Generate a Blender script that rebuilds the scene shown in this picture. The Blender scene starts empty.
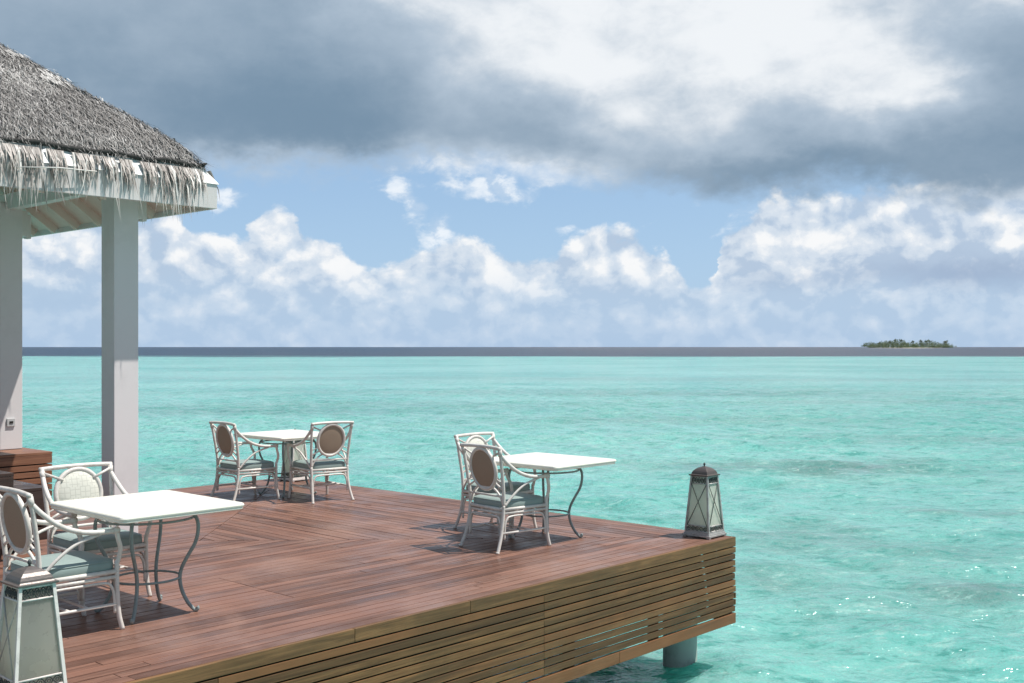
import bpy, math, random
import numpy as np
from mathutils import Vector, Matrix, noise as mnoise

random.seed(7)
rng = np.random.default_rng(7)
R = math.radians
SC = bpy.context.scene
COL = SC.collection

# ------------------------------------------------------------------ camera
EYE = 1.80           # eye height above the deck (deck top is z = 0)
SEA_Z = -1.27
cam_d = bpy.data.cameras.new('camera')
cam = bpy.data.objects.new('camera', cam_d)
COL.objects.link(cam)
cam.location = (0, 0, EYE)
cam.rotation_euler = (R(90), 0, 0)
cam_d.sensor_width = 36
cam_d.lens = 1100 / 1024 * 36
cam_d.shift_y = 5.5 / 1024
cam_d.clip_start = 0.05
cam_d.clip_end = 200000
SC.camera = cam

# ------------------------------------------------------------------ exposure
SC.view_settings.view_transform = 'Standard'
SC.view_settings.look = 'None'
SC.view_settings.exposure = 0.13
SC.view_settings.gamma = 1.0
SC.view_settings.use_curve_mapping = False
SC.render.engine = 'CYCLES'

# ------------------------------------------------------------------ sun
SUN_AZ, SUN_EL = R(89), R(63.5)      # azimuth from +Y towards +X
sv = Vector((math.sin(SUN_AZ) * math.cos(SUN_EL), math.cos(SUN_AZ) * math.cos(SUN_EL), math.sin(SUN_EL)))
sun_d = bpy.data.lights.new('sun', 'SUN')
sun_d.energy = 5.0
sun_d.angle = R(0.53)
sun_d.color = (1.0, 0.955, 0.89)
sun = bpy.data.objects.new('sun', sun_d)
sun.rotation_euler = sv.to_track_quat('Z', 'Y').to_euler()
sun.location = (0, 0, 30)
COL.objects.link(sun)


# ------------------------------------------------------------------ node helpers
class S:
    """A socket with arithmetic, inside one node tree."""
    def __init__(s, t, o): s.t, s.o = t, o
    def _m(s, op, *a):
        n = s.t.nodes.new('ShaderNodeMath'); n.operation = op
        for i, x in enumerate(a):
            if isinstance(x, S): s.t.links.new(x.o, n.inputs[i])
            else: n.inputs[i].default_value = float(x)
        return S(s.t, n.outputs[0])
    def __add__(s, b): return s._m('ADD', s, b)
    __radd__ = __add__
    def __sub__(s, b): return s._m('SUBTRACT', s, b)
    def __rsub__(s, b): return s._m('SUBTRACT', b, s)
    def __mul__(s, b): return s._m('MULTIPLY', s, b)
    __rmul__ = __mul__
    def __truediv__(s, b): return s._m('DIVIDE', s, b)
    def max(s, b): return s._m('MAXIMUM', s, b)
    def min(s, b): return s._m('MINIMUM', s, b)
    def abs(s): return s._m('ABSOLUTE', s)
    def pow(s, b): return s._m('POWER', s, b)
    def clamp(s): return s._m('MAXIMUM', s._m('MINIMUM', s, 1.0), 0.0)


def sstep(x, a, b, lo=0.0, hi=1.0):
    n = x.t.nodes.new('ShaderNodeMapRange'); n.interpolation_type = 'SMOOTHSTEP'
    x.t.links.new(x.o, n.inputs['Value'])
    for k, v in (('From Min', a), ('From Max', b), ('To Min', lo), ('To Max', hi)):
        if isinstance(v, S): x.t.links.new(v.o, n.inputs[k])
        else: n.inputs[k].default_value = v
    return S(x.t, n.outputs['Result'])


def vmath(t, op, a, b=None, out=0):
    n = t.nodes.new('ShaderNodeVectorMath'); n.operation = op
    for i, x in enumerate((a, b)):
        if x is None: continue
        if isinstance(x, S): t.links.new(x.o, n.inputs[i])
        else: n.inputs[i].default_value = x
    return S(t, n.outputs['Value' if op in ('DOT_PRODUCT', 'LENGTH') else 'Vector'])


def comb(t, x, y, z):
    n = t.nodes.new('ShaderNodeCombineXYZ')
    for i, v in enumerate((x, y, z)):
        if isinstance(v, S): t.links.new(v.o, n.inputs[i])
        else: n.inputs[i].default_value = v
    return S(t, n.outputs[0])


def sep(t, v):
    n = t.nodes.new('ShaderNodeSeparateXYZ'); t.links.new(v.o, n.inputs[0])
    return [S(t, n.outputs[i]) for i in range(3)]


def noise(t, vec, scale, detail=4, rough=0.5, dist=0.0, color=False, lac=2.0):
    n = t.nodes.new('ShaderNodeTexNoise'); n.noise_dimensions = '3D'
    t.links.new(vec.o, n.inputs['Vector'])
    n.inputs['Scale'].default_value = scale
    n.inputs['Detail'].default_value = detail
    n.inputs['Roughness'].default_value = rough
    n.inputs['Lacunarity'].default_value = lac
    n.inputs['Distortion'].default_value = dist
    return S(t, n.outputs['Color' if color else 'Fac'])


def voro(t, vec, scale, feature='SMOOTH_F1', smooth=0.4):
    n = t.nodes.new('ShaderNodeTexVoronoi'); n.feature = feature
    t.links.new(vec.o, n.inputs['Vector'])
    n.inputs['Scale'].default_value = scale
    if feature == 'SMOOTH_F1': n.inputs['Smoothness'].default_value = smooth
    return S(t, n.outputs['Distance'])


def mix(t, f, a, b):
    n = t.nodes.new('ShaderNodeMix'); n.data_type = 'RGBA'
    for k, x in ((0, f), (6, a), (7, b)):
        if isinstance(x, S): t.links.new(x.o, n.inputs[k])
        elif k == 0: n.inputs[k].default_value = x
        else: n.inputs[k].default_value = (*x, 1.0)
    return S(t, n.outputs[2])


def curve(t, x, pts):
    """piecewise-linear function of x through pts, smoothed"""
    n = t.nodes.new('ShaderNodeFloatCurve')
    x0, x1 = pts[0][0], pts[-1][0]
    ys = [p[1] for p in pts]; y0, y1 = min(ys), max(ys)
    c = n.mapping.curves[0]
    P = [((px - x0) / (x1 - x0), (py - y0) / (y1 - y0)) for px, py in pts]
    c.points[0].location = P[0]; c.points[1].location = P[-1]
    for q in P[1:-1]: c.points.new(*q)
    n.mapping.update()
    xx = ((x - x0) / (x1 - x0)).clamp()
    t.links.new(xx.o, n.inputs['Value'])
    return S(t, n.outputs[0]) * (y1 - y0) + y0


# ------------------------------------------------------------------ sky
W = bpy.data.worlds.new('World'); SC.world = W; W.use_nodes = True
t = W.node_tree; t.nodes.clear()
SKY_K = 0.10
sky = t.nodes.new('ShaderNodeTexSky'); sky.sky_type = 'NISHITA'
sky.sun_disc = False; sky.sun_elevation = SUN_EL; sky.sun_rotation = SUN_AZ
sky.altitude = 0; sky.air_density = 1.0; sky.dust_density = 0.7; sky.ozone_density = 1.4
tc = t.nodes.new('ShaderNodeTexCoord')
D = S(t, tc.outputs['Generated'])
dx, dy, dz = sep(t, D)
n = t.nodes.new('ShaderNodeMath'); n.operation = 'ARCTAN2'
t.links.new(dx.o, n.inputs[0]); t.links.new(dy.o, n.inputs[1])
az = S(t, n.outputs[0])                              # azimuth
hyp = (dx * dx + dy * dy).pow(0.5).max(0.02)
el = dz / hyp                                        # tangent of elevation
PX = lambda x: math.atan((x - 512) / 1100)           # sky bearings read off the photograph
PY = lambda y: (347 - y) / 1100

Pd = vmath(t, 'MULTIPLY', D, (1.0, 1.0, 1.6))
w1 = vmath(t, 'SUBTRACT', noise(t, Pd, 7, 3, 0.5, color=True), (.5, .5, .5))
w2 = vmath(t, 'SUBTRACT', noise(t, Pd, 26, 4, 0.6, color=True), (.5, .5, .5))
base_uv = comb(t, az, el, 0.0)
uvA = vmath(t, 'ADD', base_uv, vmath(t, 'MULTIPLY', w1, (.11, .055, 0)))
uvA = vmath(t, 'ADD', uvA, vmath(t, 'MULTIPLY', w2, (.045, .035, 0)))


def blob(uv, px, py, sx, sy, amp, acc):
    v = vmath(t, 'SUBTRACT', uv, (PX(px), PY(py), 0))
    v = vmath(t, 'MULTIPLY', v, (1100 / sx, 1100 / sy, 0))
    d = vmath(t, 'DOT_PRODUCT', v, v)
    g = S(t, d.o)._m('POWER', math.exp(-1), d) * amp
    return g if acc is None else acc + g


fb1 = noise(t, Pd, 11, 7, 0.55, 0.2)
fb2 = noise(t, Pd, 34, 6, 0.6, 0.3)
fb3 = noise(t, vmath(t, 'MULTIPLY', D, (1, 1, 4.5)), 9, 6, 0.55, 0.4)

# --- high grey deck of cloud
ux, uy, _ = sep(t, uvA)
edge = curve(t, ux, [(PX(-500), PY(180)), (PX(0), PY(186)), (PX(215), PY(182)), (PX(300), PY(176)), (PX(400), PY(172)), (PX(480), PY(176)),
                     (PX(560), PY(188)), (PX(640), PY(198)), (PX(760), PY(206)), (PX(880), PY(198)), (PX(1024), PY(212)), (PX(1500), PY(200))])
covD = sstep(uy - edge + (fb2 - 0.5) * 0.03, -0.012, 0.022)
hole = sstep(noise(t, Pd, 2.3, 5, 0.55), 0.46, 0.60)             # broken higher up and behind
covD = covD * (1.0 - sstep(el, 0.55, 1.2) * hole * 0.9)
L = None
for a in [(700, 40, 190, 75, .56), (830, 75, 130, 50, .50), (500, 80, 60, 40, .14), (590, 120, 60, 26, .20), (660, 25, 60, 30, .1), (915, 105, 45, 30, .50), (640, 120, 70, 34, .30), (740, 10, 260, 40, .22),
          (560, 10, 120, 50, .20), (385, -2, 70, 26, .38), (1020, 5, 50, 40, .45), (520, 184, 80, 18, .62), (455, 120, 70, 60, .12),
          (590, 70, 60, 40, .15), (760, 150, 130, 22, .12), (60, 25, 240, 60, .08), (640, 165, 90, 20, .16), (230, 175, 120, 14, .12),
          (690, 90, 60, 22, -.20), (560, 100, 60, 30, -.10), (965, 70, 55, 45, -.22), (900, 172, 190, 26, -.12), (300, 112, 170, 50, -.11), (320, 130, 190, 40, -.10),
          (735, 178, 90, 18, -.10), (470, 55, 120, 30, .06)]:
    L = blob(uvA, *a, L)
fb0 = noise(t, Pd, 6.5, 5, 0.5, 0.3)
tex = (fb0 - 0.5) * 0.55 + (fb1 - 0.5) * 0.42 + (fb2 - 0.5) * 0.22
Lw = L.clamp()
L = L * 0.80 + sstep(uy - edge, 0.035, 0.0) * sstep(ux, PX(700), PX(500)) * .24 + tex * (0.42 + sstep(Lw, .02, .40) * 1.05) + 0.185 - sstep(el, .36, .8) * .10
L = L.max(0.0).min(1.05)
dark_c, mid_c, white_c = (0.175, 0.265, 0.365), (0.40, 0.49, 0.59), (0.80, 0.83, 0.86)
cD = mix(t, sstep(L, 0.0, 0.45), dark_c, mid_c)
cD = mix(t, sstep(L, 0.36, 0.86), cD, white_c)

# --- cumulus along the horizon
w3 = vmath(t, 'SUBTRACT', noise(t, D, 60, 4, 0.6, color=True), (.5, .5, .5))
uvC = vmath(t, 'ADD', base_uv, vmath(t, 'MULTIPLY', w2, (.035, .028, 0)))
uvC = vmath(t, 'ADD', uvC, vmath(t, 'MULTIPLY', w3, (.014, .014, 0)))
cx_, cy_, _ = sep(t, uvC)
top = curve(t, cx_, [(PX(-600), PY(230)), (PX(0), PY(222)), (PX(110), PY(212)), (PX(180), PY(226)), (PX(235), PY(240)), (PX(268), PY(206)), (PX(300), PY(226)),
                     (PX(345), PY(248)), (PX(390), PY(262)), (PX(430), PY(240)), (PX(470), PY(238)), (PX(530), PY(256)), (PX(570), PY(238)),
                     (PX(610), PY(228)), (PX(650), PY(240)), (PX(680), PY(268)), (PX(705), PY(286)), (PX(722), PY(240)), (PX(750), PY(214)),
                     (PX(800), PY(196)), (PX(880), PY(190)), (PX(1024), PY(190)), (PX(1600), PY(215))])


def billow(off):
    p = vmath(t, 'ADD', D, off)
    p = vmath(t, 'MULTIPLY', p, (1, 1, 1.25))
    p = vmath(t, 'ADD', p, vmath(t, 'MULTIPLY', w3, (.010, .010, .010)))
    puff = 1.0 - voro(t, p, 30, 'F1') * 1.1
    puff2 = 1.0 - voro(t, p, 74, 'F1') * 1.1
    return noise(t, p, 12, 10, 0.62, 0.3) * 0.74 + puff * 0.17 + puff2 * 0.09


bank = blob(uvC, 905, 240, 190, 52, 1.0, None) + blob(uvC, 760, 250, 45, 40, .7, None)
b0 = billow((0, 0, 0))
b1 = billow((.009, 0, .013))
relief = (b0 - b1)
depth = top - cy_ + (b0 - 0.5) * 0.065
covC = sstep(depth, -0.003, 0.008)
thin = sstep(fb3 - (el - 0.055) * 3.2, 0.30, 0.60)               # thinner, streaky towards the horizon
covC = covC * (0.70 + 0.30 * sstep(el, 0.03, 0.075)) * (0.80 + 0.20 * sstep(b0 + bank * .16, 0.33, 0.56)).max(1.0 - sstep(depth, 0.0, 0.05))
lit = 0.64 + relief * 4.4 + (b0 - 0.5) * 1.1 + (fb2 - 0.5) * 0.35 - sstep(depth, 0.01, 0.085) * 0.22
for a in [(950, 272, 130, 15, -.50), (860, 300, 200, 12, -.15), (640, 255, 40, 20, .18), (800, 255, 60, 20, .2), (330, 270, 60, 20, .08), (865, 283, 55, 6, .15), (280, 235, 40, 20, .2)]:
    lit = blob(uvC, *a, lit)
cC = mix(t, sstep(lit, 0.05, 0.62), (0.43, 0.535, 0.675), (0.61, 0.685, 0.775))
cC = mix(t, sstep(lit, 0.55, 1.22), cC, (0.86, 0.87, 0.88))
cC = mix(t, (blob(uvC, 975, 279, 95, 13, .85, None) + blob(uvC, 780, 285, 60, 8, .25, None) + blob(uvC, 60, 305, 110, 8, .35, None)).clamp(), cC, (0.31, 0.40, 0.55))
cC = mix(t, sstep(el, 0.0, 0.075, 0.60, 0.0), cC, (0.42, 0.56, 0.74))

# --- low wisps in the blue gap
wis = None
for a in [(402, 196, 20, 30, .62), (437, 238, 30, 26, .6), (505, 194, 60, 14, .60), (600, 228, 50, 8, .5), (215, 205, 22, 18, .7), (760, 235, 60, 40, .4), (470, 170, 40, 16, .4)]:
    wis = blob(uvA, *a, wis)
covW = sstep(wis + (fb2 - 0.5) * 1.1, 0.28, 0.75) * 0.85

clear = vmath(t, 'MULTIPLY', S(t, sky.outputs[0]), (SKY_K,) * 3)
clear = mix(t, (sstep(el, -0.01, 0.16, 0.70, 0.50) * sstep(el, 0.6, 0.2, .15, 1.0)), clear, (0.35, 0.56, 0.86))   # moist tropical air
c = mix(t, covW, clear, mix(t, sstep(fb2 + relief * 2, .36, .62), (0.50, 0.62, 0.77), (0.84, 0.88, 0.92)))
c = mix(t, covC, c, cC)
c = mix(t, covD, c, cD)
c = vmath(t, 'MULTIPLY', c, (1 / SKY_K,) * 3)
bg = t.nodes.new('ShaderNodeBackground'); bg.inputs['Strength'].default_value = SKY_K
out = t.nodes.new('ShaderNodeOutputWorld')
t.links.new(c.o, bg.inputs['Color']); t.links.new(bg.outputs[0], out.inputs['Surface'])
W.cycles.sampling_method = 'MANUAL'; W.cycles.sample_map_resolution = 512


# ------------------------------------------------------------------ materials
def new_mat(name):
    m = bpy.data.materials.new(name); m.use_nodes = True
    t = m.node_tree
    return m, t, t.nodes['Principled BSDF']


def attr(t, name):
    n = t.nodes.new('ShaderNodeAttribute'); n.attribute_name = name
    return S(t, n.outputs['Fac'])


def obj_co(t):
    return S(t, t.nodes.new('ShaderNodeTexCoord').outputs['Object'])


def pos(t):
    return S(t, t.nodes.new('ShaderNodeNewGeometry').outputs['Position'])


def uvco(t):
    return S(t, t.nodes.new('ShaderNodeTexCoord').outputs['UV'])


def put(t, s, sock): t.links.new(s.o, sock)


def bump(t, b, h, strength=0.5, dist=0.01):
    n = t.nodes.new('ShaderNodeBump'); n.inputs['Strength'].default_value = strength
    n.inputs['Distance'].default_value = dist
    put(t, h, n.inputs['Height']); t.links.new(n.outputs[0], b.inputs['Normal'])
    return n


def paint_mat(name, col, dirt, rough=0.45, scale=9, amt=0.35, bstr=0.15):
    m, t, b = new_mat(name)
    o = obj_co(t)
    f = noise(t, o, scale, 6, 0.65)
    f2 = noise(t, o, scale * 6, 4, 0.6)
    c = mix(t, sstep(f + (f2 - .5) * .4, 0.45, 0.75, 0, amt), col, dirt)
    put(t, c, b.inputs['Base Color'])
    put(t, f2 * 0.25 + rough - 0.12, b.inputs['Roughness'])
    bump(t, b, f2, bstr, 0.004)
    return m


M = {}
M['rattan'] = paint_mat('rattan_paint', (.71, .665, .62), (.38, .34, .30), .42, 11, .55)
M['pavilion_paint'] = paint_mat('pavilion_paint', (.71, .665, .65), (.54, .51, .50), .5, 2.5, .4, .08)
M['post_paint'] = paint_mat('post_paint', (.72, .685, .69), (.62, .59, .59), .5, 2.0, .5, .08)
M['ceiling_paint'] = paint_mat('ceiling_paint', (.74, .63, .565), (.55, .46, .41), .6, 4, .4, .08)
M['iron'] = paint_mat('grey_iron_paint', (.26, .31, .31), (.13, .14, .13), .4, 14, .5)
M['stone'] = paint_mat('cream_stone', (.83, .80, .71), (.70, .65, .54), .38, 7, .35, .06)
M['pewter'] = paint_mat('weathered_pewter', (.47, .45, .44), (.20, .18, .16), .45, 16, .7, .3)
M['pewter_pale'] = paint_mat('chalky_pewter', (.74, .67, .63), (.36, .33, .31), .5, 16, .5, .3)
M['bronze'] = paint_mat('bronze_cap', (.13, .105, .095), (.05, .042, .038), .34, 14, .7, .3)
M['bronze_pale'] = paint_mat('rubbed_bronze_cap', (.17, .145, .135), (.08, .065, .06), .38, 14, .6, .3)
for k in ('pewter', 'bronze', 'bronze_pale'):
    M[k].node_tree.nodes['Principled BSDF'].inputs['Metallic'].default_value = 0.35
M['filigree'] = paint_mat('dark_filigree', (.055, .058, .058), (.03, .03, .03), .5, 20, .5)
M['rope'] = paint_mat('dark_net_rope', (.03, .029, .027), (.07, .065, .06), .9, 20, .5, .6)
M['tarp'] = paint_mat('white_flashing', (.80, .80, .79), (.5, .49, .46), .5, 5, .4, .3)
M['plastic'] = paint_mat('switch_plastic', (.52, .52, .52), (.4, .4, .4), .4, 10, .3)
M['dark'] = paint_mat('dark_gap', (.02, .018, .016), (.01, .01, .01), .8, 10, .3)
M['concrete'] = paint_mat('pile_concrete', (.40, .46, .42), (.17, .22, .18), .75, 3.0, .8, .4)
M['candle'] = paint_mat('wax', (.75, .62, .36), (.7, .55, .3), .5, 6, .4)


def wood(name, cols, grain, rough, spec=0.5, wet=0.0):
    """boards: UV x runs along the board, y across; attribute 'rand' differs from board to board"""
    m, t, b = new_mat(name)
    uv = uvco(t); r = attr(t, 'rand')
    ux, uy, _ = sep(t, uv)
    p = comb(t, ux * 0.9, uy * 22.0, r * 37.0)
    g = noise(t, p, 1.6, 7, 0.6, 0.8)
    p2 = comb(t, ux * 3.0, uy * 150.0, r * 11.0)
    g2 = noise(t, p2, 1.2, 4, 0.6)
    c = mix(t, sstep(g, .30, .72), cols[0], cols[1])
    c = mix(t, sstep(g2, .48, .75, 0, grain), c, cols[2])
    c = mix(t, sstep(r, .55, 1.0, 0, .70), c, cols[3])
    c = mix(t, sstep(r, .40, .0, 0, .55), c, cols[2])
    w = pos(t)
    lng = noise(t, comb(t, ux * 0.25, uy * 5.0, r * 91.0), 1.5, 5, 0.6, 0.5)
    c = mix(t, sstep(lng, .50, .74, 0, .70), c, cols[2])
    blotch = noise(t, w, 0.9, 6, 0.6, 0.5)
    c = mix(t, sstep(blotch, .46, .70, 0, .55), c, cols[4])
    fleck = noise(t, comb(t, ux * 8, uy * 60, r * 7.0), 2.0, 3, 0.7)
    c = mix(t, sstep(fleck, .70, .80, 0, .5), c, (.45, .32, .27))
    put(t, c, b.inputs['Base Color'])
    ro = noise(t, w, 2.1, 6, 0.65, 0.4)
    put(t, sstep(ro, .30, .70, rough - .13, rough + .12) + (g2 - .5) * .12, b.inputs['Roughness'])
    b.inputs['Specular IOR Level'].default_value = spec
    bump(t, b, g2 * 0.5 + g, 0.45, 0.003)
    return m


M['deck'] = wood('deck_boards', [(.135, .066, .046), (.290, .152, .108), (.075, .038, .028), (.270, .135, .095), (.335, .198, .152)],   .75, .40, .26)
M['slat'] = wood('slat_wood', [(.130, .066, .026), (.290, .150, .060), (.045, .022, .011), (.255, .108, .044), (.100, .056, .024)], .7, .55, .35)
M['rim'] = wood('rim_wood', [(.13, .066, .027), (.29, .152, .064), (.045, .025, .013), (.245, .108, .045), (.095, .055, .025)], .7, .55, .35)
M['bottom'] = wood('bottom_wood', [(.19, .080, .032), (.28, .13, .056), (.08, .036, .017), (.25, .105, .042), (.15, .07, .03)], .7, .5, .35)
M['redwood'] = wood('reddish_slats', [(.21, .095, .055), (.32, .155, .09), (.1, .045, .028), (.26, .115, .065), (.24, .12, .075)], .6, .45, .45)
M['darkwood'] = wood('dark_stained_wood', [(.040, .024, .019), (.075, .042, .033), (.02, .012, .01), (.05, .03, .025), (.06, .038, .03)], .6, .32, .5)

m, t, b = new_mat('teal_cushion'); M['cushion'] = m
o = obj_co(t)
wv = noise(t, o, 260, 2, .5)
put(t, mix(t, noise(t, o, 5, 4, .5), (.215, .29, .275), (.30, .375, .355)), b.inputs['Base Color'])
b.inputs['Roughness'].default_value = .62; b.inputs['Sheen Weight'].default_value = .15
bump(t, b, wv * .3 + noise(t, o, 14, 3, .5), .35, .004)

m, t, b = new_mat('woven_brown'); M['brown'] = m
o = obj_co(t)
put(t, mix(t, noise(t, o, 160, 2, .6), (.28, .20, .145), (.40, .30, .22)), b.inputs['Base Color'])
b.inputs['Roughness'].default_value = .75
bump(t, b, noise(t, o, 220, 2, .5), .4, .002)

m, t, b = new_mat('cream_plaid'); M['plaid'] = m
o = obj_co(t); x, y, z = sep(t, o)


def lattice(p, q, k, w):
    a = (p * k)._m('FRACT', p * k); a = (a - .5).abs()
    row = (q * k * .5)._m('FLOOR', q * k * .5)
    sh = ((p * k + row * .5))
    f = (sh._m('FRACT', sh) - .5).abs()
    return sstep(f, 0.0, w, 1.0, 0.0)


ln = lattice(x, z, 26, .13).max(lattice(z, x, 26, .13))
wv = noise(t, o, 240, 2, .6)
c = mix(t, ln * 0.55, (.70, .69, .61), (.40, .39, .34))
c = mix(t, wv * .35, c, (.52, .54, .48))
put(t, c, b.inputs['Base Color']); b.inputs['Roughness'].default_value = .8
bump(t, b, wv + ln * -.4, .3, .002)

m, t, b = new_mat('frosted_glass'); M['glass'] = m
o = obj_co(t)
f = noise(t, o, 6, 5, .6)
gc = mix(t, f, (.38, .385, .37), (.48, .475, .45))
put(t, gc, b.inputs['Base Color'])
put(t, sstep(f, .3, .7, .22, .42), b.inputs['Roughness'])
trl = t.nodes.new('ShaderNodeBsdfTranslucent'); trl.inputs[0].default_value = (.97, .97, .92, 1)
ms = t.nodes.new('ShaderNodeMixShader'); ms.inputs[0].default_value = .62
b.inputs['Transmission Weight'].default_value = .5; b.inputs['IOR'].default_value = 1.06
t.links.new(b.outputs[0], ms.inputs[1]); t.links.new(trl.outputs[0], ms.inputs[2])
t.links.new(ms.outputs[0], t.nodes['Material Output'].inputs['Surface'])

M['glass_backlit'] = M['glass'].copy(); M['glass_backlit'].name = 'backlit_frosted_glass'  # same glass with a lighter colour, painting in the light shining through it
gp = M['glass_backlit'].node_tree
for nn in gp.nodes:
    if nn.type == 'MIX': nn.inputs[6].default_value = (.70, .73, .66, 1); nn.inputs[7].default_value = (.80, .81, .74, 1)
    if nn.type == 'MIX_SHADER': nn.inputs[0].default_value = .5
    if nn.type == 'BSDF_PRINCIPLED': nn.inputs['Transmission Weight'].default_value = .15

m, t, b = new_mat('thatch_strands'); M['strand'] = m
r = attr(t, 'rand')
w = pos(t)
c = mix(t, sstep(r, 0.0, .75), (.085, .080, .077), (.37, .35, .336))
c = mix(t, sstep(r, .80, 1.0, 0, .9), c, (.62, .595, .57))
c = mix(t, sstep(noise(t, w, 2.2, 4, .6), .40, .72, 0, .45), c, (.20, .185, .175))
put(t, c, b.inputs['Base Color']); b.inputs['Roughness'].default_value = .8

m, t, b = new_mat('thatch_bed'); M['thatch'] = m
w = pos(t)
put(t, mix(t, noise(t, w, 40, 5, .7), (.045, .04, .037), (.17, .155, .145)), b.inputs['Base Color'])
b.inputs['Roughness'].default_value = .9
bump(t, b, noise(t, w, 60, 4, .7), 1.0, .03)

m, t, b = new_mat('dry_leaf_fringe'); M['fringe'] = m
r = attr(t, 'rand')
c = mix(t, sstep(r, 0.0, .8), (.23, .195, .175), (.60, .54, .50))
c = mix(t, sstep(r, .85, 1.0, 0, .8), c, (.78, .75, .71))
put(t, c, b.inputs['Base Color']); b.inputs['Roughness'].default_value = .7


def leafmat(name, a, bcol):
    m, t, b = new_mat(name)
    w = pos(t)
    f = noise(t, w, .09, 4, .6); r = attr(t, 'rand')
    put(t, mix(t, (f * .6 + r * .5).clamp(), a, bcol), b.inputs['Base Color'])
    b.inputs['Roughness'].default_value = .6
    return m


M['wood_leaf'] = leafmat('island_foliage', (.022, .052, .018), (.075, .125, .038))
M['palm_leaf'] = leafmat('emergent_foliage', (.022, .045, .026), (.070, .105, .045))
M['bark'] = paint_mat('grey_bark', (.16, .14, .12), (.09, .08, .07), .8, .5, .5)
M['sand'] = paint_mat('coral_sand', (.72, .66, .54), (.55, .5, .4), .9, .05, .5)

# --- sea
m, t, b = new_mat('sea_water'); M['sea'] = m
w = pos(t); wx, wy, wz = sep(t, w)
dist = (wx * wx + wy * wy).pow(.5)
big = noise(t, vmath(t, 'MULTIPLY', w, (.7, 1.0, 1)), .045, 5, .55, .6)
med = noise(t, vmath(t, 'MULTIPLY', w, (.5, 1.0, 1)), .22, 5, .6, .8)
sml = noise(t, vmath(t, 'MULTIPLY', w, (.6, 1.0, 1)), 1.3, 4, .6, .6)
c = mix(t, sstep(big, .32, .66), (.108, .375, .332), (.220, .495, .450))
c = mix(t, sstep(med, .42, .70, 0, .42), c, (.24, .47, .415))
c = mix(t, sstep(sml, .45, .30, 0, .40), c, (.028, .225, .18))  # darker facets of small waves painted into the colour
# coral heads under the surface, where the photograph shows them darker
cor = None
wv_ = comb(t, wx, wy, 0.0)
wv_ = vmath(t, 'ADD', wv_, vmath(t, 'MULTIPLY', vmath(t, 'SUBTRACT', noise(t, w, .35, 4, .6, color=True), (.5, .5, .5)), (7, 5, 0)))
for px, py, sx, sy, am in [(795, 467, 4.0, 1.6, .85), (770, 528, 1.5, .9, .55), (860, 545, 2.5, 1.0, .5), (975, 512, 1.6, .8, .55), (905, 590, 1.6, 1.2, .45), (985, 590, 1.5, 1.2, .45),
                           (640, 420, 9, 3, .35), (400, 405, 14, 4, .35), (240, 412, 10, 3, .4), (900, 402, 10, 3, .4), (560, 392, 22, 5, .35), (880, 380, 30, 5, .35), (330, 378, 30, 6, .3), (200, 470, 3, 1.5, .4), (740, 395, 14, 3, .3), (990, 440, 6, 2, .3)]:
    dd = 1100 * (EYE - SEA_Z) / (py - 347); xx = (px - 512) / 1100 * dd
    v = vmath(t, 'MULTIPLY', vmath(t, 'SUBTRACT', wv_, (xx, dd, 0)), (1 / sx, 1 / sy, 0))
    q = vmath(t, 'DOT_PRODUCT', v, v)
    g = q._m('POWER', math.exp(-1), q) * am
    cor = g if cor is None else cor + g
cor = cor + sstep(noise(t, vmath(t, 'MULTIPLY', w, (.45, 1, 1)), .075, 6, .62, .5), .52, .75, 0, .30)
c = mix(t, cor.clamp(), c, (.115, .205, .185))
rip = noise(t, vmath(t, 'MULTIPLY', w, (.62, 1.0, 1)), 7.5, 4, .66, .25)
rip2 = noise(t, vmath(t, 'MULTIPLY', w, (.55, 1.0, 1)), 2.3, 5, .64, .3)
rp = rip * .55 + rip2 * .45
c = mix(t, sstep(rp, .49, .38, 0, .72), c, (.045, .240, .205))  # shaded ripple faces painted into the water colour
c = mix(t, sstep(rp, .53, .64, 0, .60), c, (.36, .57, .51))  # pale sky reflection on ripples, also painted into the colour
deep = sstep(wy + (noise(t, vmath(t, 'MULTIPLY', w, (.3, 1, 1)), .02, 4, .6) - .5) * 170 + wx * 0.04, 330, 385)
c = mix(t, deep, c, mix(t, sstep(wx, -180, 180), (.020, .040, .075), (.055, .060, .082)))
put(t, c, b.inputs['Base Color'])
b.subsurface_method = 'BURLEY'
b.inputs['Subsurface Weight'].default_value = .55
b.inputs['Subsurface Scale'].default_value = 1.0
b.inputs['Subsurface Radius'].default_value = (.35, 1.5, 1.25)
b.inputs['IOR'].default_value = 1.33
put(t, sstep(dist, 15, 300, .17, .22) + deep * .12, b.inputs['Roughness'])
ws = vmath(t, 'MULTIPLY', w, (.75, 1.0, 1.0))
h = noise(t, ws, .40, 5, .55, .5) * .34 * sstep(dist, 40, 130) + noise(t, ws, 2.4, 4, .60, .15) * .15 + noise(t, ws, 7.5, 3, .55, .1) * .030
fade = sstep(dist, 10, 400, 1.0, 1.5)
h = h * fade
nb = bump(t, b, h, 1.0, 1.0)


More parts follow.
